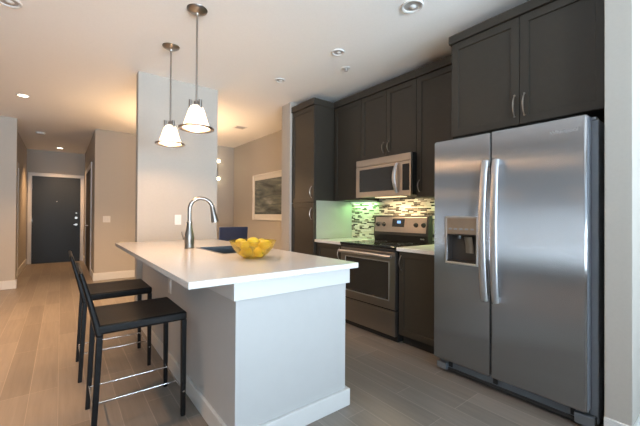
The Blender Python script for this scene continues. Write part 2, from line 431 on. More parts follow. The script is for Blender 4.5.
for z in (.25, 1.05, 1.85):
    obj('hinge', bx(-.556, -.544, 10.378, 10.386, z-.05, z+.05), 'nickel', d1)
# dark closet door in the hall's right wall
d2 = struct('door_2', bx(.462, .47, 7.95, 9.6, .01, 2.13), 'closet')
bm = B()
for a in (7.86, 9.6): box(bm, .45, .47, a, a+.09, 0, 2.13)
box(bm, .45, .47, 7.86, 9.69, 2.13, 2.22)
obj('door_casing', bm, 'trim', d2, .003)
bm = B(); cyl(bm, (.462, 8.72, .95), (.43, 8.72, .95), .012); cyl(bm, (.43, 8.72, .95), (.41, 8.72, .95), .028); obj('door_knob', bm, 'nickel', d2)
obj('door_seam', bx(.459, .463, 8.772, 8.778, .01, 2.13), 'cabin', d2)
# door in the hall's left wall
d3 = struct('door_3', bx(-.65, -.642, 7.55, 8.33, .01, 2.05), 'wall')
bm = B()
for a in (7.46, 8.33): box(bm, -.65, -.63, a, a+.09, 0, 2.05)
box(bm, -.65, -.63, 7.46, 8.42, 2.05, 2.14)
obj('door_casing', bm, 'trim', d3, .003)

# ------------------------------------------------------------------ kitchen cabinets
def shaker(x, y0, y1, z0, z1, th=.02, fw=.055, rec=.009):
    bm = B(); frame_slab(bm, 'x', x, x+th, (y0, y1, z0, z1), (y0+fw, y1-fw, z0+fw, z1-fw), False, rec); return bm
def pull(x, y, z0, z1, parent, mat='nickel'):
    bm = B(); n = 9; pts = []
    for i in range(n):
        t = i/(n-1); pts.append((x-.006-.026*math.sin(PI*t)**.8, y, z0+(z1-z0)*t))
    tube(bm, pts, [.0035+.0025*math.sin(PI*i/(n-1)) for i in range(n)], 8)
    for z in (z0, z1): cyl(bm, (x, y, z), (x-.009, y, z), .006, n=10)
    return obj('handle', bm, mat, parent, smooth=True)
def crown(bm, x, y0, y1, z0, z1, ends=(0, 0)):
    box(bm, x-.016, x+.06, y0-ends[0], y1+ends[1], z0, z1)
UZ0, UZ1 = 1.385, 2.575     # upper cabinets
UX = 2.77
def upper(y0, y1, z0, label, doors, handle_side):
    t = thing('upper_cabinet', label, 'cabinet', (UX+.16, (y0+y1)/2, z0), group=None)
    obj('carcass', bx(UX+.021, WX-.009, y0, y1, z0, UZ1), 'cab', t, .001)
    ys = [y0+(y1-y0)*i/doors for i in range(doors+1)]
    for i in range(doors):
        a, b = ys[i]+.002, ys[i+1]-.002
        dr = obj('door', shaker(UX, a, b, z0+.002, UZ1-.004), 'cab', t, .0015)
        hy = (a+.035) if handle_side[i] == 'r' else (b-.035)      # r: towards the camera (low y)
        pull(UX, hy, z0+.055, z0+.165, dr)
    bm = B(); crown(bm, UX, y0, y1, UZ1, 2.655)
    obj('crown_moulding', bm, 'cab', t, .003)
    return t
upper(2.769, 3.250, UZ0, 'dark upper cabinet with one door between tall pantry and microwave', 1, 'r')
upper(1.997, 2.767, 1.835, 'short dark upper cabinet with two doors above the microwave', 2, 'lr')
upper(1.50, 1.995, UZ0, 'dark upper cabinet with one door between microwave and refrigerator', 1, 'l')
# tall pantry
PX = 2.455
t = thing('pantry_cabinet', 'tall dark floor-to-crown pantry cabinet left of the counter', 'cabinet', (2.77, 3.51, 0))
obj('carcass', bx(PX+.021, WX-.001, 3.264, 3.763, .1, 2.575), 'cab', t, .001)
obj('toe_kick', bx(PX+.08, WX-.02, 3.27, 3.76, 0, .1), 'cabin', t)
dr = obj('upper_door', shaker(PX, 3.266, 3.763, 1.362, 2.571), 'cab', t, .0015); pull(PX, 3.31, 1.42, 1.56, dr)
dr = obj('lower_door', shaker(PX, 3.266, 3.763, .105, 1.356), 'cab', t, .0015); pull(PX, 3.31, 1.15, 1.29, dr)
bm = B(); box(bm, PX-.016, WX-.001, 3.252, 3.763, 2.575, 2.655)
obj('crown_moulding', bm, 'cab', t, .003)
# cabinet over the refrigerator
FX = 2.45
t = thing('refrigerator_cabinet', 'dark deep two-door cabinet above the refrigerator', 'cabinet', (2.77, .96, 1.825))
obj('carcass', bx(FX+.021, WX-.001, .475, 1.436, 1.825, 2.57), 'cab', t, .001)
for a, b, hy in ((.477, .935, .905), (.939, 1.434, .966)):
    dr = obj('door', shaker(FX, a, b, 1.828, 2.566), 'cab', t, .0015); pull(FX, hy, 1.885, 2.03, dr)
bm = B(); crown(bm, FX, .475, 1.436, 2.57, 2.635, (0, .018)); box(bm, FX+.06, WX-.001, 1.39, 1.45, 2.575, 2.635)
obj('crown_moulding', bm, 'cab', t, .003)
# base cabinets and their worktops
BX = 2.49
def basecab(y0, y1, label, hy):
    t = thing('base_cabinet', label, 'cabinet', (2.8, (y0+y1)/2, 0))
    obj('carcass', bx(BX+.021, WX-.01, y0, y1, .09, .872), 'cab', t, .001)
    obj('toe_kick', bx(BX+.07, WX-.02, y0, y1, 0, .09), 'cabin', t)
    dr = obj('door', shaker(BX, y0+.003, y1-.003, .095, .868), 'cab', t, .0015); pull(BX, hy, .70, .83, dr)
    return t
basecab(1.53, 1.985, 'dark base cabinet between the range and the refrigerator', 1.955)
basecab(2.785, 3.25, 'dark base cabinet between the range and the tall pantry', 2.82)
tag(obj('countertop', bx(2.462, WX-.008, 1.50, 1.992, .873, .905), 'quartz', None, .003, at=(2.78, 1.7, .873)), 'short white quartz worktop right of the range, beside the refrigerator', 'countertop')
tag(obj('countertop', bx(2.462, WX-.008, 2.778, 3.256, .873, .905), 'quartz', None, .003, at=(2.78, 3.0, .873)), 'short white quartz worktop left of the range, against the pantry side', 'countertop')

# ------------------------------------------------------------------ refrigerator
FXF = 2.305
t = thing('refrigerator', 'stainless steel side-by-side refrigerator with water and ice dispenser', 'refrigerator', (2.7, 1.02, 0))
obj('body', bx(FXF+.085, WX-.03, .502, 1.485, .03, 1.755), 'greymet', t, .006)
z0, z1 = .105, 1.778
bm = B(); box(bm, FXF, FXF+.075, .536, 1.058, z0, z1)
fd = obj('fresh_food_door', bm, 'steel', t, .012, True, seg=4)
bm = B(); frame_slab(bm, 'x', FXF, FXF+.075, (1.066, 1.492, z0, z1), (1.158, 1.382, .862, 1.065), False, .07)
zd = obj('freezer_door', bm, 'steel', t, .012, True, seg=4)
bm = B(); frame_slab(bm, 'x', FXF-.006, FXF+.002, (1.146, 1.394, .846, 1.198), (1.158, 1.382, .862, 1.186))
obj('dispenser_frame', bm, 'handle', zd, .002)
obj('dispenser_panel', bx(FXF-.004, FXF+.004, 1.158, 1.382, 1.068, 1.186), 'panel', zd, .002)
bm = B()
for i in range(5): box(bm, FXF-.0065, FXF-.004, 1.175+i*.042, 1.198+i*.042, 1.10, 1.112)
obj('dispenser_button', bm, 'greymet', zd, .001)
bm = B(); box(bm, FXF+.062, FXF+.0695, 1.16, 1.38, .865, 1.062); box(bm, FXF+.005, FXF+.065, 1.376, 1.381, .865, 1.062); box(bm, FXF+.005, FXF+.065, 1.159, 1.164, .865, 1.062); box(bm, FXF+.005, FXF+.065, 1.16, 1.38, 1.058, 1.0635)
obj('dispenser_liner', bm, 'cavity', zd)
bm = B(); box(bm, FXF-.004, FXF+.066, 1.16, 1.38, .863, .873); obj('drip_tray', bm, 'blackmat', zd, .002)
bm = B(); tube(bm, [(FXF+.03, 1.235, 1.05), (FXF+.05, 1.235, .99), (FXF+.056, 1.235, .93)], .03, 12, (.25, 1, (1, 0, 0))); obj('dispenser_paddle', bm, 'panel', zd, smooth=True)
bm = B(); cyl(bm, (FXF+.03, 1.3, 1.058), (FXF+.03, 1.3, 1.035), .012); obj('water_nozzle', bm, 'grille', zd)
obj('door_edge', bx(FXF+.014, FXF+.074, .5335, .5375, z0+.01, z1-.01), 'greymet', fd)
obj('door_edge', bx(FXF+.014, FXF+.074, 1.4905, 1.4945, z0+.01, z1-.01), 'greymet', zd)
def long_handle(y, bow, parent):
    bm = B(); n = 17; pts = []
    for i in range(n):
        q = i/(n-1); s = math.sin(PI*q)
        pts.append((FXF-.022-.04*s**.7, y+bow*s, .625+.955*q))
    tube(bm, pts, .015, 14, (.75, 1.55, (1, 0, 0)))
    for z in (.64, 1.565): box(bm, FXF-.03, FXF+.001, y-.014, y+.014, z-.02, z+.02)
    return obj('door_handle', bm, 'handle', parent, .003, True)
long_handle(1.088, .004, zd); long_handle(1.018, -.004, fd)
# kick grille with hinge covers
bm = B(); box(bm, FXF+.06, FXF+.085, .54, 1.48, .03, .098); 
obj('kick_grille', bm, 'grille', t, .003)
bm = B(); box(bm, FXF+.05, FXF+.06, .60, 1.40, .018, .04); obj('grille_lip', bm, 'blackmat', t)
bm = B(); box(bm, FXF+.02, FXF+.07, 1.40, 1.48, .025, .075); obj('hinge_cover', bm, 'grille', t, .006)
bm = B(); box(bm, FXF+.02, FXF+.07, .505, .60, .025, .085); obj('hinge_cover', bm, 'grille', t, .006)
for a in (1.05, .61, 1.38):
    obj('grille_clip', bx(FXF+.05, FXF+.062, a-.014, a+.014, .05, .095), 'blackmat', t)
bm = B(); box(bm, FXF+.08, FXF+.13, .512, .56, 1.755, 1.77); obj('top_hinge', bm, 'greymet', t, .003)
obj('top_hinge', bx(FXF+.08, FXF+.13, 1.44, 1.48, 1.755, 1.77), 'greymet', t, .003)
fc = bpy.data.curves.new('t', 'FONT'); fc.body = 'Whirlpool'; fc.size = .034; fc.extrude = .0008; fc.align_x = 'CENTER'; fc.align_y = 'CENTER'
to = bpy.data.objects.new('t', fc); COL.objects.link(to); bpy.context.view_layer.update()
me = bpy.data.meshes.new_from_object(to.evaluated_get(bpy.context.evaluated_depsgraph_get()))
bpy.data.objects.remove(to); me.materials.clear(); me.materials.append(M['handle'])
lg = bpy.data.objects.new('logo_lettering', me); COL.objects.link(lg); lg.parent = fd
lg.matrix_local = Matrix.Translation(Vector((FXF-.0008, .645, 1.70)) - wloc(fd)) @ Matrix(((0, 0, -1, 0), (-1, 0, 0, 0), (0, 1, 0, 0), (0, 0, 0, 1)))

# ------------------------------------------------------------------ range
RX = 2.46; r0, r1 = 1.998, 2.768
t = thing('range', 'freestanding stainless steel electric range with black glass cooktop', 'range', (2.78, 2.38, 0))
obj('body', bx(RX+.04, WX-.03, r0+.002, r1-.002, .06, .885), 'blackmat', t, .002)
obj('base_plinth', bx(RX+.06, WX-.05, r0+.02, r1-.02, 0, .06), 'blackmat', t)
bm = B(); box(bm, RX-.012, WX-.02, r0, r1, .886, .908); obj('cooktop', bm, 'black', t, .006)
for bxx, byy, rr in ((2.62, 2.2, .10), (2.62, 2.57, .08), (2.86, 2.2, .08), (2.86, 2.57, .10)):
    bm = B(); lathe(bm, [(rr-.003, .0), (rr, .0), (rr, .0008), (rr-.003, .0008)], (bxx, byy, .908), 40, True); obj('burner_ring', bm, 'grille', t)
bm = B(); frame_slab(bm, 'x', RX, RX+.04, (r0+.003, r1-.003, .315, .852), (r0+.08, r1-.08, .395, .76), False, .006)
od = obj('oven_door', bm, 'steel3', t, .005)
obj('oven_window', bx(RX+.0025, RX+.0058, r0+.082, r1-.082, .397, .758), 'ovenglass', od)
bm = B(); frame_slab(bm, 'x', RX-.002, RX+.004, (r0+.074, r1-.074, .389, .766), (r0+.084, r1-.084, .399, .756)); obj('window_trim', bm, 'handle', od, .0015)
bm = B(); box(bm, RX-.004, RX+.04, r0+.003, r1-.003, .856, .885); obj('front_rail', bm, 'blackmat', t, .004)
bm = B(); tube(bm, [(RX-.045, r0+.02, .815), (RX-.05, r0+.2, .818), (RX-.05, r1-.2, .818), (RX-.045, r1-.02, .815)], .014, 12, (1, 1.25, (1, 0, 0)))
for y in (r0+.05, r1-.05): cyl(bm, (RX-.045, y, .815), (RX+.002, y, .812), .01)
obj('oven_handle', bm, 'handle', od, smooth=True)
bm = B(); box(bm, RX, RX+.04, r0+.003, r1-.003, .065, .298); obj('storage_drawer', bm, 'steel3', t, .006)
obj('drawer_gap', bx(RX+.02, RX+.045, r0+.004, r1-.004, .297, .316), 'blackmat', t)
# backguard
gx = 3.0
bm = B()
v = [bm.verts.new(p) for y in (r0+.005, r1-.01) for p in ((gx, y, .908), (gx-.02, y, .985), (gx+.01, y, 1.205), (WX-.03, y, 1.205), (WX-.03, y, .908))]
bm.faces.new(v[:5]); bm.faces.new(list(reversed(v[5:])))
for i in range(5): bm.faces.new((v[i], v[(i+1) % 5], v[5+(i+1) % 5], v[5+i]))
bg = obj('backguard', bm, 'blackmat', t, .006)
def onbg(y, z, d=0):   # point on the sloped control face
    k = (z-.985)/.22; return (gx-.02+.03*k-d, y, z)
bm = B()
P4 = [onbg(y, z, d) for d in (0, .004) for y, z in ((r0+.03, 1.015), (r1-.03, 1.015), (r1-.03, 1.185), (r0+.03, 1.185))]
v = [bm.verts.new(p) for p in P4]
for q in ((3, 2, 1, 0), (4, 5, 6, 7), (0, 1, 5, 4), (1, 2, 6, 5), (2, 3, 7, 6), (3, 0, 4, 7)): bm.faces.new([v[i] for i in q])
obj('control_panel', bm, 'steel2', bg, .002)
def plate(y0, y1, z0, z1, d0, d1):
    bm = B(); v = [bm.verts.new(onbg(y, z, d)) for d in (d0, d1) for y, z in ((y0, z0), (y1, z0), (y1, z1), (y0, z1))]
    for q in ((3, 2, 1, 0), (4, 5, 6, 7), (0, 1, 5, 4), (1, 2, 6, 5), (2, 3, 7, 6), (3, 0, 4, 7)): bm.faces.new([v[i] for i in q])
    return bm
obj('display_panel', plate(2.31, 2.48, 1.075, 1.165, .004, .006), 'black', bg)
obj('clock_display', plate(2.36, 2.41, 1.115, 1.145, .006, .0068), 'display', bg)
for y in (2.06, 2.155, 2.60, 2.69):
    p = Vector(onbg(y, 1.10, .004)); bm = B()
    cyl(bm, p, p+Vector((-.01, 0, .001)), .026, .024); cyl(bm, p+Vector((-.01, 0, .001)), p+Vector((-.026, 0, .003)), .02, .017)
    box(bm, p.x-.032, p.x-.02, y-.004, y+.004, p.z-.014, p.z+.018)
    obj('control_knob', bm, 'blackmat', bg, .001)
bm = B(); box(bm, gx-.014, gx-.009, 2.05, 2.10, .945, .96); obj('badge', bm, 'chrome', bg, .001)

# ------------------------------------------------------------------ microwave
MX = 2.69; m0, m1 = 2.001, 2.766; mz0, mz1 = 1.405, 1.827
t = thing('microwave', 'over-the-range stainless steel microwave hung above the cooktop', 'microwave', (2.88, 2.38, mz0))
obj('body', bx(MX+.03, WX-.01, m0, m1, mz0+.004, mz1+.004), 'blackmat', t, .003)
obj('vent_panel', bx(MX, MX+.03, m0+.001, m1-.001, 1.752, mz1), 'steel2', t, .004)
bm = B(); frame_slab(bm, 'x', MX, MX+.03, (2.135, m1-.001, mz0, 1.749), (2.215, m1-.055, mz0+.06, 1.715), False, .004)
md = obj('microwave_door', bm, 'steel2', t, .004)
obj('door_window', bx(MX+.0015, MX+.0038, 2.216, m1-.056, mz0+.061, 1.714), 'ovenglass', md)
bm = B(); frame_slab(bm, 'x', MX, MX+.03, (m0+.001, 2.133, mz0, 1.749), (m0+.018, 2.105, mz0+.05, 1.72), False, .003)
mp_ = obj('control_column', bm, 'steel2', t, .003)
obj('keypad', bx(MX+.001, MX+.0028, m0+.019, 2.104, mz0+.051, 1.719), 'ovenglass', mp_)
bm = B(); n = 13
tube(bm, [(MX-.008-.045*math.sin(PI*i/(n-1)), 2.172, mz0+.03+.30*i/(n-1)) for i in range(n)], [.011+.006*math.sin(PI*i/(n-1)) for i in range(n)], 12, (.7, 1.3, (1, 0, 0)))
for z in (mz0+.035, mz0+.325): cyl(bm, (MX-.012, 2.172, z), (MX+.002, 2.172, z), .01)
obj('door_handle', bm, 'handle', md, smooth=True)
ml = obj('task_light', bx(MX+.10, MX+.20, 2.2, 2.56, mz0-.004, mz0+.006), 'warmlens', t)
area('microwave_task_lamp', (MX+.2, 2.38, mz0-.008), (0, 0, 0), .1, .4, LAMP['under']*.7, (1, .74, .42))
# under-cabinet light, greenish fluorescent
t = thing('under_cabinet_light', 'slim lit fluorescent strip under the upper cabinet beside pantry', 'light', (2.95, 3.0, UZ0))
obj('housing', bx(3.03, 3.075, 2.80, 3.22, UZ0-.018, UZ0), 'plate', t, .003)
obj('lens', bx(3.035, 3.07, 2.81, 3.21, UZ0-.021, UZ0-.0175), 'greenlens', t)
area('under_cabinet_lamp', (3.05, 3.0, UZ0-.026), (0, 0, 0), .06, .4, LAMP['under']*.22, (.42, 1, .36))
t = thing('under_cabinet_light', 'slim lit strip under the upper cabinet beside the refrigerator', 'light', (2.95, 1.75, UZ0))
obj('housing', bx(3.03, 3.075, 1.55, 1.95, UZ0-.018, UZ0), 'plate', t, .003)
obj('lens', bx(3.035, 3.07, 1.56, 1.94, UZ0-.021, UZ0-.0175), 'greenlens', t)
area('under_cabinet_lamp', (3.05, 1.75, UZ0-.026), (0, 0, 0), .06, .38, LAMP['under']*.35, (.7, 1, .45))

# ------------------------------------------------------------------ island
t = thing('kitchen_island', 'pale grey panelled island base with white apron and baseboard', 'island', (1.07, 2.7, 0))
ix0, ix1, iy0, iy1 = .69, 1.43, 1.56, 3.97
sx0, sx1, sy0, sy1 = .97, 1.37, 2.42, 3.0
bm = B(); frame_slab(bm, 'z', .872, 0, (ix0, ix1, iy0, iy1), (sx0-.03, sx1+.03, sy0-.03, sy1+.03), False, -.3)
obj('base_panels', bm, 'island', t, .002)
bm = B(); box(bm, ix0-.018, ix1+.018, iy0-.02, iy0, .775, .872); box(bm, ix0-.018, ix0, iy0, iy1, .775, .872); box(bm, ix1, ix1+.018, iy0, iy1, .775, .872)
obj('apron', bm, 'trim', t, .002)
bm = B()
box(bm, ix0-.02, ix1+.025, iy0-.022, iy0, 0, .105); box(bm, ix0-.02, ix0, iy0, iy1, 0, .105); box(bm, ix1, ix1+.025, iy0, iy1, 0, .105)
obj('baseboard', bm, 'trim', t, .004)
bm = B(); frame_slab(bm, 'z', .905, .873, (.44, 1.475, 1.49, 3.973), (sx0, sx1, sy0, sy1))
tag(obj('island_countertop', bm, 'quartz', None, .003, at=(.95, 2.73, .873)), 'long white quartz island countertop with breakfast overhang', 'countertop')
bm = B()
def ring(x0, x1, y0, y1, z): return [bm.verts.new(p) for p in ((x0, y0, z), (x1, y0, z), (x1, y1, z), (x0, y1, z))]
rs = [ring(sx0-.014, sx1+.014, sy0-.014, sy1+.014, .9062), ring(sx0+.004, sx1-.004, sy0+.004, sy1-.004, .9068), ring(sx0+.012, sx1-.012, sy0+.012, sy1-.012, .70), ring(sx0+.03, sx1-.03, sy0+.03, sy1-.03, .69)]
for A, C in zip(rs, rs[1:]):
    for i in range(4): bm.faces.new((A[i], A[(i+1) % 4], C[(i+1) % 4], C[i]))
bm.faces.new(rs[-1])
t = thing('kitchen_sink', 'stainless steel sink set in the island countertop', 'sink', (1.17, 2.78, .69))
bo = obj('basin', bm, 'sink', t); so = bo.modifiers.new('thick', 'SOLIDIFY'); so.thickness = .0015; so.offset = 0
bm = B(); lathe(bm, [(0, .003), (.03, .003), (.045, .006), (.05, .001)], (1.17, 2.78, .69)); obj('drain', bm, 'chrome', t, smooth=True)
# faucet
fx, fy = .886, 2.99
t = thing('kitchen_faucet', 'brushed nickel gooseneck pull-down faucet beside the island sink', 'faucet', (fx, fy, .905))
bm = B(); lathe(bm, [(0, 0), (.041, 0), (.042, .006), (.038, .012), (.041, .05), (.042, .09), (.036, .13), (.027, .17), (.0225, .21), (.022, .225), (0, .225)], (fx, fy, .905), 28)
obj('faucet_body', bm, 'faucet', t, smooth=True)
bm = B(); lathe(bm, [(.022, 0), (.027, .003), (.027, .012), (.022, .015)], (fx, fy, 1.125), 24); obj('collar', bm, 'nickel', t, smooth=True)
R = .098; top = 1.247; pts = [(fx, fy, 1.12), (fx, fy, 1.2)]
for i in range(19):
    a = PI - (PI-.2)*i/18
    pts.append((fx+R+R*math.cos(a), fy-.02*(1-math.cos(PI-a))/2, top+R*math.sin(a)))
bm = B(); tube(bm, pts, .0165, 16); obj('spout', bm, 'faucet', t, smooth=True)
e = Vector(pts[-1]); dirv = Vector((.2, -.03, -.98)).normalized()
bm = B(); q = [e-dirv*.005, e+dirv*.01, e+dirv*.06, e+dirv*.115, e+dirv*.135]
tube(bm, q, [.017, .021, .024, .034, .034], 20); obj('spray_head', bm, 'faucet', t, smooth=True)
bm = B(); tube(bm, [(fx-.03, fy, 1.0), (fx-.05, fy-.004, 1.0)], .017, 14); tube(bm, [(fx-.047, fy, 1.0), (fx-.062, fy-.01, 1.03), (fx-.066, fy-.012, 1.055)], [.009, .008, .006], 10)
obj('lever', bm, 'faucet', t, smooth=True)

# bowl of lemons
bc = Vector((1.04, 2.075, .905))
t = thing('glass_bowl', 'yellow-tinted clear glass bowl on the island countertop', 'bowl', bc)
bm = B(); lathe(bm, [(0.0000, 0.0000), (0.0578, 0.0000), (0.0651, 0.0042), (0.1029, 0.0318), (0.1386, 0.0742), (0.1565, 0.1166), (0.1596, 0.1208), (0.1565, 0.1219), (0.1522, 0.1166), (0.1344, 0.0763), (0.0987, 0.0360), (0.0578, 0.0085), (0.0000, 0.0074)], bc, 48)
obj('bowl_wall', bm, 'bowl', t, smooth=True)
lem = None
spots = [(-.058, -.012, .043, 1.5, .0), (.012, -.062, .043, .1, .0), (.060, .012, .043, 1.4, .0), (-.014, .064, .043, .0, .0),
         (-.086, -.050, .094, 2.3, .0), (.088, .045, .098, 2.4, .0), (.050, -.078, .098, .8, .0), (-.052, .082, .100, .75, .0), (.0, .0, .112, 1.2, .0)]
lab = ['lemon at the bottom of the glass bowl, on the stool side', 'lemon at the bottom of the glass bowl, nearest the island end', 'lemon at the bottom of the glass bowl, towards the range', 'lemon at the bottom of the glass bowl, towards the sink',
       'upper lemon in the glass bowl, at its left rim', 'upper lemon in the glass bowl, at its right rim', 'upper lemon in the glass bowl, at its front rim', 'upper lemon in the glass bowl, at its back rim towards the faucet', 'topmost lemon in the middle of the glass bowl']
for i, (dx, dy, dz, rz, ry) in enumerate(spots):
    loc = bc + Vector((dx, dy, dz))
    if lem is None:
        lem = thing('lemon', lab[0], 'lemon', loc, group='lemons in the glass bowl')
        bm = B(); prof = []
        for k in range(19):
            a = -PI/2 + PI*k/18; r = .0315*math.cos(a)**.85 if 0 < k < 18 else 0; z = .040*math.sin(a)
            if k in (0, 18): z *= 1.18
            if k in (1, 17): z *= 1.07
            prof.append((r, z))
        lathe(bm, prof, (0, 0, 0), 24); obj('peel', bm, 'lemon', lem, smooth=True, local=True)
        bm = B(); cyl(bm, (0, 0, .045), (0, 0, .050), .004, .003, 8); obj('stem_end', bm, 'closet', lem, local=True)
        o = lem
    else: o = dup(lem, loc, lab[i])
    o.rotation_euler = (PI/2+ry, .1*i, rz)

# ------------------------------------------------------------------ stools
def leg_bm(p0, p1, s0, s1):
    bm = B(); vs = []
    for p, s in ((p0, s0), (p1, s1)):
        vs.append([bm.verts.new((p[0]+a*s, p[1]+b*s, p[2])) for a, b in ((-1, -1), (1, -1), (1, 1), (-1, 1))])
    for i in range(4): bm.faces.new((vs[0][i], vs[0][(i+1) % 4], vs[1][(i+1) % 4], vs[1][i]))
    bm.faces.new(list(reversed(vs[0]))); bm.faces.new(vs[1]); return bm
st = thing('counter_stool', 'nearer black leather counter stool with low back and chrome rods', 'stool', (.375, 2.28, 0), group='counter stools at the island')
hx, hy = .225, .22
bm = B()     # seat: padded slab
nx = 10
for_top = lambda a, b: .622 - .006*(1-(2*a-1)**4)*(1-(2*b-1)**4)
V = [[bm.verts.new((-hx+2*hx*i/nx, -hy-.01+(2*hy+.02)*j/nx, for_top(i/nx, j/nx))) for j in range(nx+1)] for i in range(nx+1)]
Wt = [[bm.verts.new((-hx+2*hx*i/nx, -hy-.01+(2*hy+.02)*j/nx, .572)) for j in range(nx+1)] for i in range(nx+1)]
for i in range(nx):
    for j in range(nx):
        bm.faces.new((V[i][j], V[i+1][j], V[i+1][j+1], V[i][j+1])); bm.faces.new((Wt[i][j], Wt[i][j+1], Wt[i+1][j+1], Wt[i+1][j]))
for i in range(nx):
    bm.faces.new((V[i][0], Wt[i][0], Wt[i+1][0], V[i+1][0])); bm.faces.new((V[i][nx], V[i+1][nx], Wt[i+1][nx], Wt[i][nx]))
    bm.faces.new((V[0][i], V[0][i+1], Wt[0][i+1], Wt[0][i])); bm.faces.new((V[nx][i], Wt[nx][i], Wt[nx][i+1], V[nx][i+1]))
obj('seat', bm, 'leather', st, .012, True, local=True, seg=3)
bm = B()     # backrest: slim padded slab leaning back
nb = 8; secs = []
for k in range(nb+1):
    q = k/nb; z = .56+.345*q; x = -hx+.014-.075*q-.01*q*q; th = .017-.007*q
    secs.append([bm.verts.new((x+th, -hy-.01, z)), bm.verts.new((x+th, hy+.01, z)), bm.verts.new((x-th, hy+.01, z)), bm.verts.new((x-th, -hy-.01, z))])
for A, C in zip(secs, secs[1:]):
    for i in range(4): bm.faces.new((A[i], A[(i+1) % 4], C[(i+1) % 4], C[i]))
bm.faces.new(list(reversed(secs[0]))); bm.faces.new(secs[-1])
obj('backrest', bm, 'leather', st, .009, True, local=True, seg=3)
for s in (-1, 1):
    obj('leg', leg_bm((hx-.016, s*(hy-.008), 0), (hx-.016, s*(hy-.008), .575), .0125, .015), 'leather', st, .004, local=True)
    obj('leg', leg_bm((-hx-.012, s*(hy-.008), 0), (-hx+.014, s*(hy-.008), .575), .0125, .015), 'leather', st, .004, local=True)
zr = .15
for yy in (.17, -.07):
    bm = B(); cyl(bm, (-hx-.006, yy, zr), (hx-.016, yy, zr), .004, n=10); obj('stretcher', bm, 'chrome', st, smooth=True, local=True)
for xx in (-hx-.006, hx-.016):
    bm = B(); cyl(bm, (xx, -hy+.008, zr), (xx, hy-.008, zr), .004, n=10); obj('stretcher', bm, 'chrome', st, smooth=True, local=True)
for s in (-1, 1):
    bm = B(); cyl(bm, (hx-.016, s*(hy+.007), zr), (hx-.016, s*(hy+.0095), zr), .006, n=10)
    obj('screw_cap', bm, 'chrome', st, local=True)
dup(st, (.352, 3.13, 0), 'farther black leather counter stool, towards the hallway')

# ------------------------------------------------------------------ pendants
def pendant(x, y, label):
    zb = 1.845
    t = thing('pendant_light', label, 'pendant', (x, y, H), group='pendant lights over the island')
    bm = B(); lathe(bm, [(0, -.045), (.012, -.045), (.016, -.03), (.05, -.020), (.070, -.008), (.074, 0), (0, 0)], (x, y, H), 32); obj('canopy', bm, 'nickel', t, smooth=True)
    bm = B(); cyl(bm, (x, y, H-.04), (x, y, 2.02), .0072, n=12); obj('rod', bm, 'nickel', t, smooth=True)
    bm = B(); lathe(bm, [(0, .05), (.012, .05), (.02, .04), (.02, .0), (0, 0)], (x, y, 2.0), 20)
    for k in range(3):
        a = 2*PI*k/3+.9; cyl(bm, (x+.042*math.cos(a), y+.042*math.sin(a), 1.985), (x+.042*math.cos(a), y+.042*math.sin(a), 2.05), .0125, n=12)
    box(bm, x-.034, x+.034, y-.004, y+.004, 2.012, 2.02); box(bm, x-.004, x+.004, y-.034, y+.034, 2.012, 2.02)
    obj('socket_clamp', bm, 'nickel', t, smooth=True)
    bm = B(); lathe(bm, [(.030, .165), (.044, .158), (.055, .135), (.068, .09), (.083, .04), (.100, .004), (.097, .004), (.080, .04), (.065, .09), (.052, .133), (.042, .154), (.029, .161)], (x, y, zb), 48, True)
    sh = obj('shade', bm, 'shade', t, smooth=True)
    bm = B(); lathe(bm, [(.096, .008), (.118, .006), (.126, .0), (.126, -.008), (.118, -.012), (.098, -.006)], (x, y, zb), 48, True); obj('rim', bm, 'nickel', sh, smooth=True)
    bm = B(); bmesh.ops.create_uvsphere(bm, u_segments=16, v_segments=10, radius=.028); bmesh.ops.translate(bm, verts=bm.verts, vec=(x, y, 1.91)); obj('bulb', bm, 'bulbw', t, smooth=True)
    lamp('pendant_lamp', 'POINT', (x, y, 1.875), LAMP['pendant'], WARM, .03)
    return t
pendant(.787, 2.508, 'nearer glowing bell-shaped glass pendant hanging on a nickel rod')
pendant(.776, 3.21, 'farther glowing bell-shaped glass pendant, closer to the pale column')

# ------------------------------------------------------------------ ceiling fittings
def downlight(x, y, r, label, lit, energy=0):
    t = thing('recessed_downlight', label, 'downlight', (x, y, H))
    bm = B(); lathe(bm, [(r, 0), (r, -.006), (r-.006, -.010), (r*.74, -.006), (r*.70, 0)], (x, y, H), 36); obj('trim_ring', bm, 'plate', t, smooth=True)
    bm = B(); lathe(bm, [(0, -.002), (r*.74, -.002), (r*.74, -.0005), (0, -.0005)], (x, y, H), 32); obj('lens' if lit else 'baffle', bm, 'bulb' if lit else 'baffle', t, smooth=False)
    if not lit:
        bm = B(); lathe(bm, [(0, -.012), (r*.2, -.010), (r*.32, -.002), (0, -.002)], (x+.01, y, H), 20); obj('lamp_face', bm, 'plate', t, smooth=True)
    if energy: lamp('downlight_lamp', 'SPOT', (x, y, H-.02), energy, WARM, .05, math.radians(110 if y < 0 or x > -1 else 88), blend=.9)
    return t
downlight(2.001, 1.484, .08, 'unlit recessed downlight above the kitchen aisle near the refrigerator', False)
downlight(2.028, 2.333, .062, 'unlit recessed downlight above the aisle in front of the range', False)
downlight(1.939, 3.229, .06, 'unlit recessed downlight above the aisle near the pantry', False)
downlight(-.315, 3.256, .08, 'unlit recessed downlight at the top left edge of the photo', False)
downlight(-.403, 5.745, .07, 'lit recessed downlight in the living-side ceiling before the hall', True, LAMP['down'])
downlight(-.035, 9.79, .075, 'lit recessed downlight in the hall ceiling before the entry door', True, LAMP['hall'])
for x, y in ((-1.25, 2.2), (-1.25, 4.2)):  # unseen fixtures added to supply the room's warm light
    downlight(x, y, .07, 'added lit downlight, unseen, in the living-room ceiling left of the view', True, LAMP['living'])['group'] = 'added unseen living-room downlights left of the view'
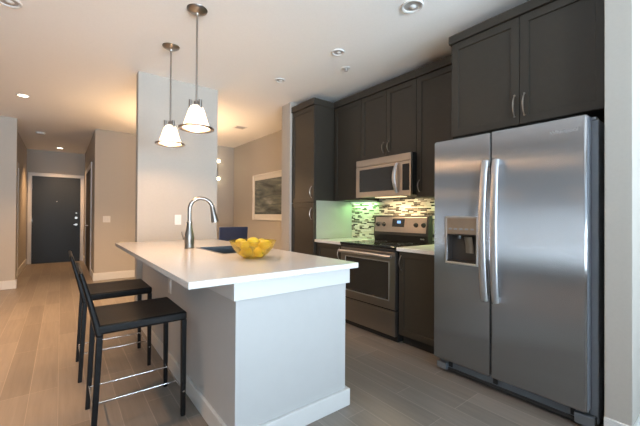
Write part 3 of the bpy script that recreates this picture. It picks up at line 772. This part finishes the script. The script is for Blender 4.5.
t = thing('ceiling_sprinkler', 'small sprinkler head on the ceiling above the kitchen aisle', 'sprinkler', (2.314, 2.535, H))
bm = B(); lathe(bm, [(.044, 0), (.044, -.003), (.03, -.008), (.014, -.008), (0, -.008)], (2.314, 2.535, H), 28); obj('escutcheon', bm, 'plate', t, smooth=True)
bm = B(); cyl(bm, (2.314, 2.535, H-.006), (2.314, 2.535, H-.03), .008); cyl(bm, (2.314, 2.535, H-.03), (2.314, 2.535, H-.033), .018); obj('sprinkler_head', bm, 'baffle', t)
t = thing('smoke_detector', 'round white smoke detector on the hall ceiling', 'smoke detector', (-.32, 8.16, H))
bm = B(); lathe(bm, [(.07, 0), (.07, -.012), (.06, -.03), (.03, -.036), (0, -.036)], (-.32, 8.16, H), 32); obj('housing', bm, 'plate', t, smooth=True)
t = thing('ceiling_vent', 'small rectangular air vent in the dining ceiling', 'vent', (2.45, 5.42, H))
bm = B(); frame_slab(bm, 'z', H-.008, H, (2.35, 2.55, 5.33, 5.51), (2.37, 2.53, 5.35, 5.49)); obj('frame', bm, 'plate', t, .002)
bm = B()
for k in range(6): box(bm, 2.37, 2.53, 5.355+k*.023, 5.368+k*.023, H-.006, H-.001)
obj('louvres', bm, 'baffle', t)

# ------------------------------------------------------------------ switches and outlets
def faceplate(name, label, cat, c, axis, w_, h_, kind):
    t = thing(name, label, cat, c)
    def bxa(u0, u1, z0, z1, d0, d1):
        if axis == 'y': return bx(c[0]+u0, c[0]+u1, c[1]-d1, c[1]-d0, c[2]+z0, c[2]+z1)
        return bx(c[0]-d1, c[0]-d0, c[1]+u0, c[1]+u1, c[2]+z0, c[2]+z1)
    obj('cover_plate', bxa(-w_/2, w_/2, -h_/2, h_/2, 0, .006), 'plate', t, .002)
    if kind == 'switch':
        n = max(1, round(w_/.06)-0)
        for k in range(2): obj('rocker', bxa(-.034+k*.04, -.006+k*.04, -.03, .03, .006, .009), 'trim', t, .001)
    else:
        for zc in (-.02, .02): obj('socket', bxa(-.014, .014, zc-.013, zc+.013, .006, .008), 'grille' if False else 'trim', t, .001)
    return t
faceplate('light_switch', 'double rocker light switch on the wall right of the hall opening', 'switch', (.656, DY, 1.105), 'y', .115, .115, 'switch')
faceplate('wall_outlet', 'white outlet on the pale column behind the faucet', 'outlet', (1.05, 3.974, 1.14), 'y', .07, .115, 'outlet')
faceplate('wall_outlet', 'white outlet low on the stool side of the island', 'outlet', (.69, 2.82, .63), 'x', .07, .115, 'outlet')

# ------------------------------------------------------------------ dining area
t = thing('framed_art', 'wide framed painting of grey-green sea waves on the dining wall', 'picture', (WX, 5.55, 1.56))
ay0, ay1, az0, az1 = 4.92, 6.16, 1.10, 2.0
bm = B(); frame_slab(bm, 'x', WX-.035, WX-.001, (ay0, ay1, az0, az1), (ay0+.025, ay1-.025, az0+.025, az1-.025)); obj('picture_frame', bm, 'frame', t, .002)
obj('mount', bx(WX-.02, WX-.003, ay0+.026, ay1-.026, az0+.026, az1-.026), 'mat', t)
obj('canvas', bx(WX-.024, WX-.0195, ay0+.10, ay1-.09, az0+.115, az1-.115), 'art', t)
t = thing('wall_sconce', 'two-tier wall sconce with glowing lamps beside the column edge', 'lamp', (2.70, DY, 2.18))
obj('backplate', bx(2.665, 2.735, DY-.015, DY, 1.95, 2.41), 'nickel', t, .004)
for z in (1.99, 2.375):
    bm = B(); cyl(bm, (2.70, DY-.014, z), (2.70, DY-.06, z), .008); obj('arm', bm, 'nickel', t)
    bm = B(); lathe(bm, [(0, -.03), (.036, -.03), (.042, 0), (.036, .03), (0, .03)], (2.70, DY-.085, z), 24); obj('glass_shade', bm, 'bulbw', t, smooth=True)
def dining_chair():
    t = thing('dining_chair', 'navy upholstered dining chair beyond the island', 'chair', (2.385, 5.55, 0), rz=-.2)
    bm = B(); box(bm, -.235, .235, -.01, .44, .42, .50); obj('seat', bm, 'navy', t, .02, True, local=True, seg=3)
    bm = B(); secs = []
    for k in range(7):
        q = k/6; z = .44+.55*q; y = -.01-.07*q
        secs.append([bm.verts.new(p) for p in ((-.245, y-.03, z), (.245, y-.03, z), (.245, y+.03, z), (-.245, y+.03, z))])
    for A, C in zip(secs, secs[1:]):
        for i in range(4): bm.faces.new((A[i], A[(i+1) % 4], C[(i+1) % 4], C[i]))
    bm.faces.new(list(reversed(secs[0]))); bm.faces.new(secs[-1])
    obj('backrest', bm, 'navy', t, .012, True, local=True, seg=3)
    for sx in (-1, 1):
        obj('leg', leg_bm((sx*.21, .41, 0), (sx*.21, .41, .42), .014, .02), 'darkwood', t, .002, local=True)
        obj('leg', leg_bm((sx*.21, -.04, 0), (sx*.21, .0, .44), .014, .02), 'darkwood', t, .002, local=True)
    return t
dining_chair()
# added pendant, unseen behind the column, put in to fill the dining area with warm light
t = thing('added_dining_pendant', 'added drum pendant, unseen behind the column, to light the dining area', 'pendant', (1.5, 5.5, H))
bm = B(); lathe(bm, [(0, -.03), (.05, -.03), (.06, 0), (0, 0)], (1.5, 5.5, H), 24); obj('canopy', bm, 'nickel', t, smooth=True)
bm = B(); cyl(bm, (1.5, 5.5, H-.02), (1.5, 5.5, 1.73), .006); obj('rod', bm, 'nickel', t)
bm = B(); lathe(bm, [(.16, .0), (.16, .2), (.157, .2), (.157, 0)], (1.5, 5.5, 1.53), 40, True); obj('drum_shade', bm, 'shade', t, smooth=True)
bm = B(); bmesh.ops.create_uvsphere(bm, u_segments=16, v_segments=10, radius=.035); bmesh.ops.translate(bm, verts=bm.verts, vec=(1.5, 5.5, 1.68)); obj('bulb', bm, 'bulbw', t, smooth=True)
lamp('added_dining_fill', 'POINT', (1.5, 5.5, 1.62), LAMP['dining'], (1, .63, .33), .08)
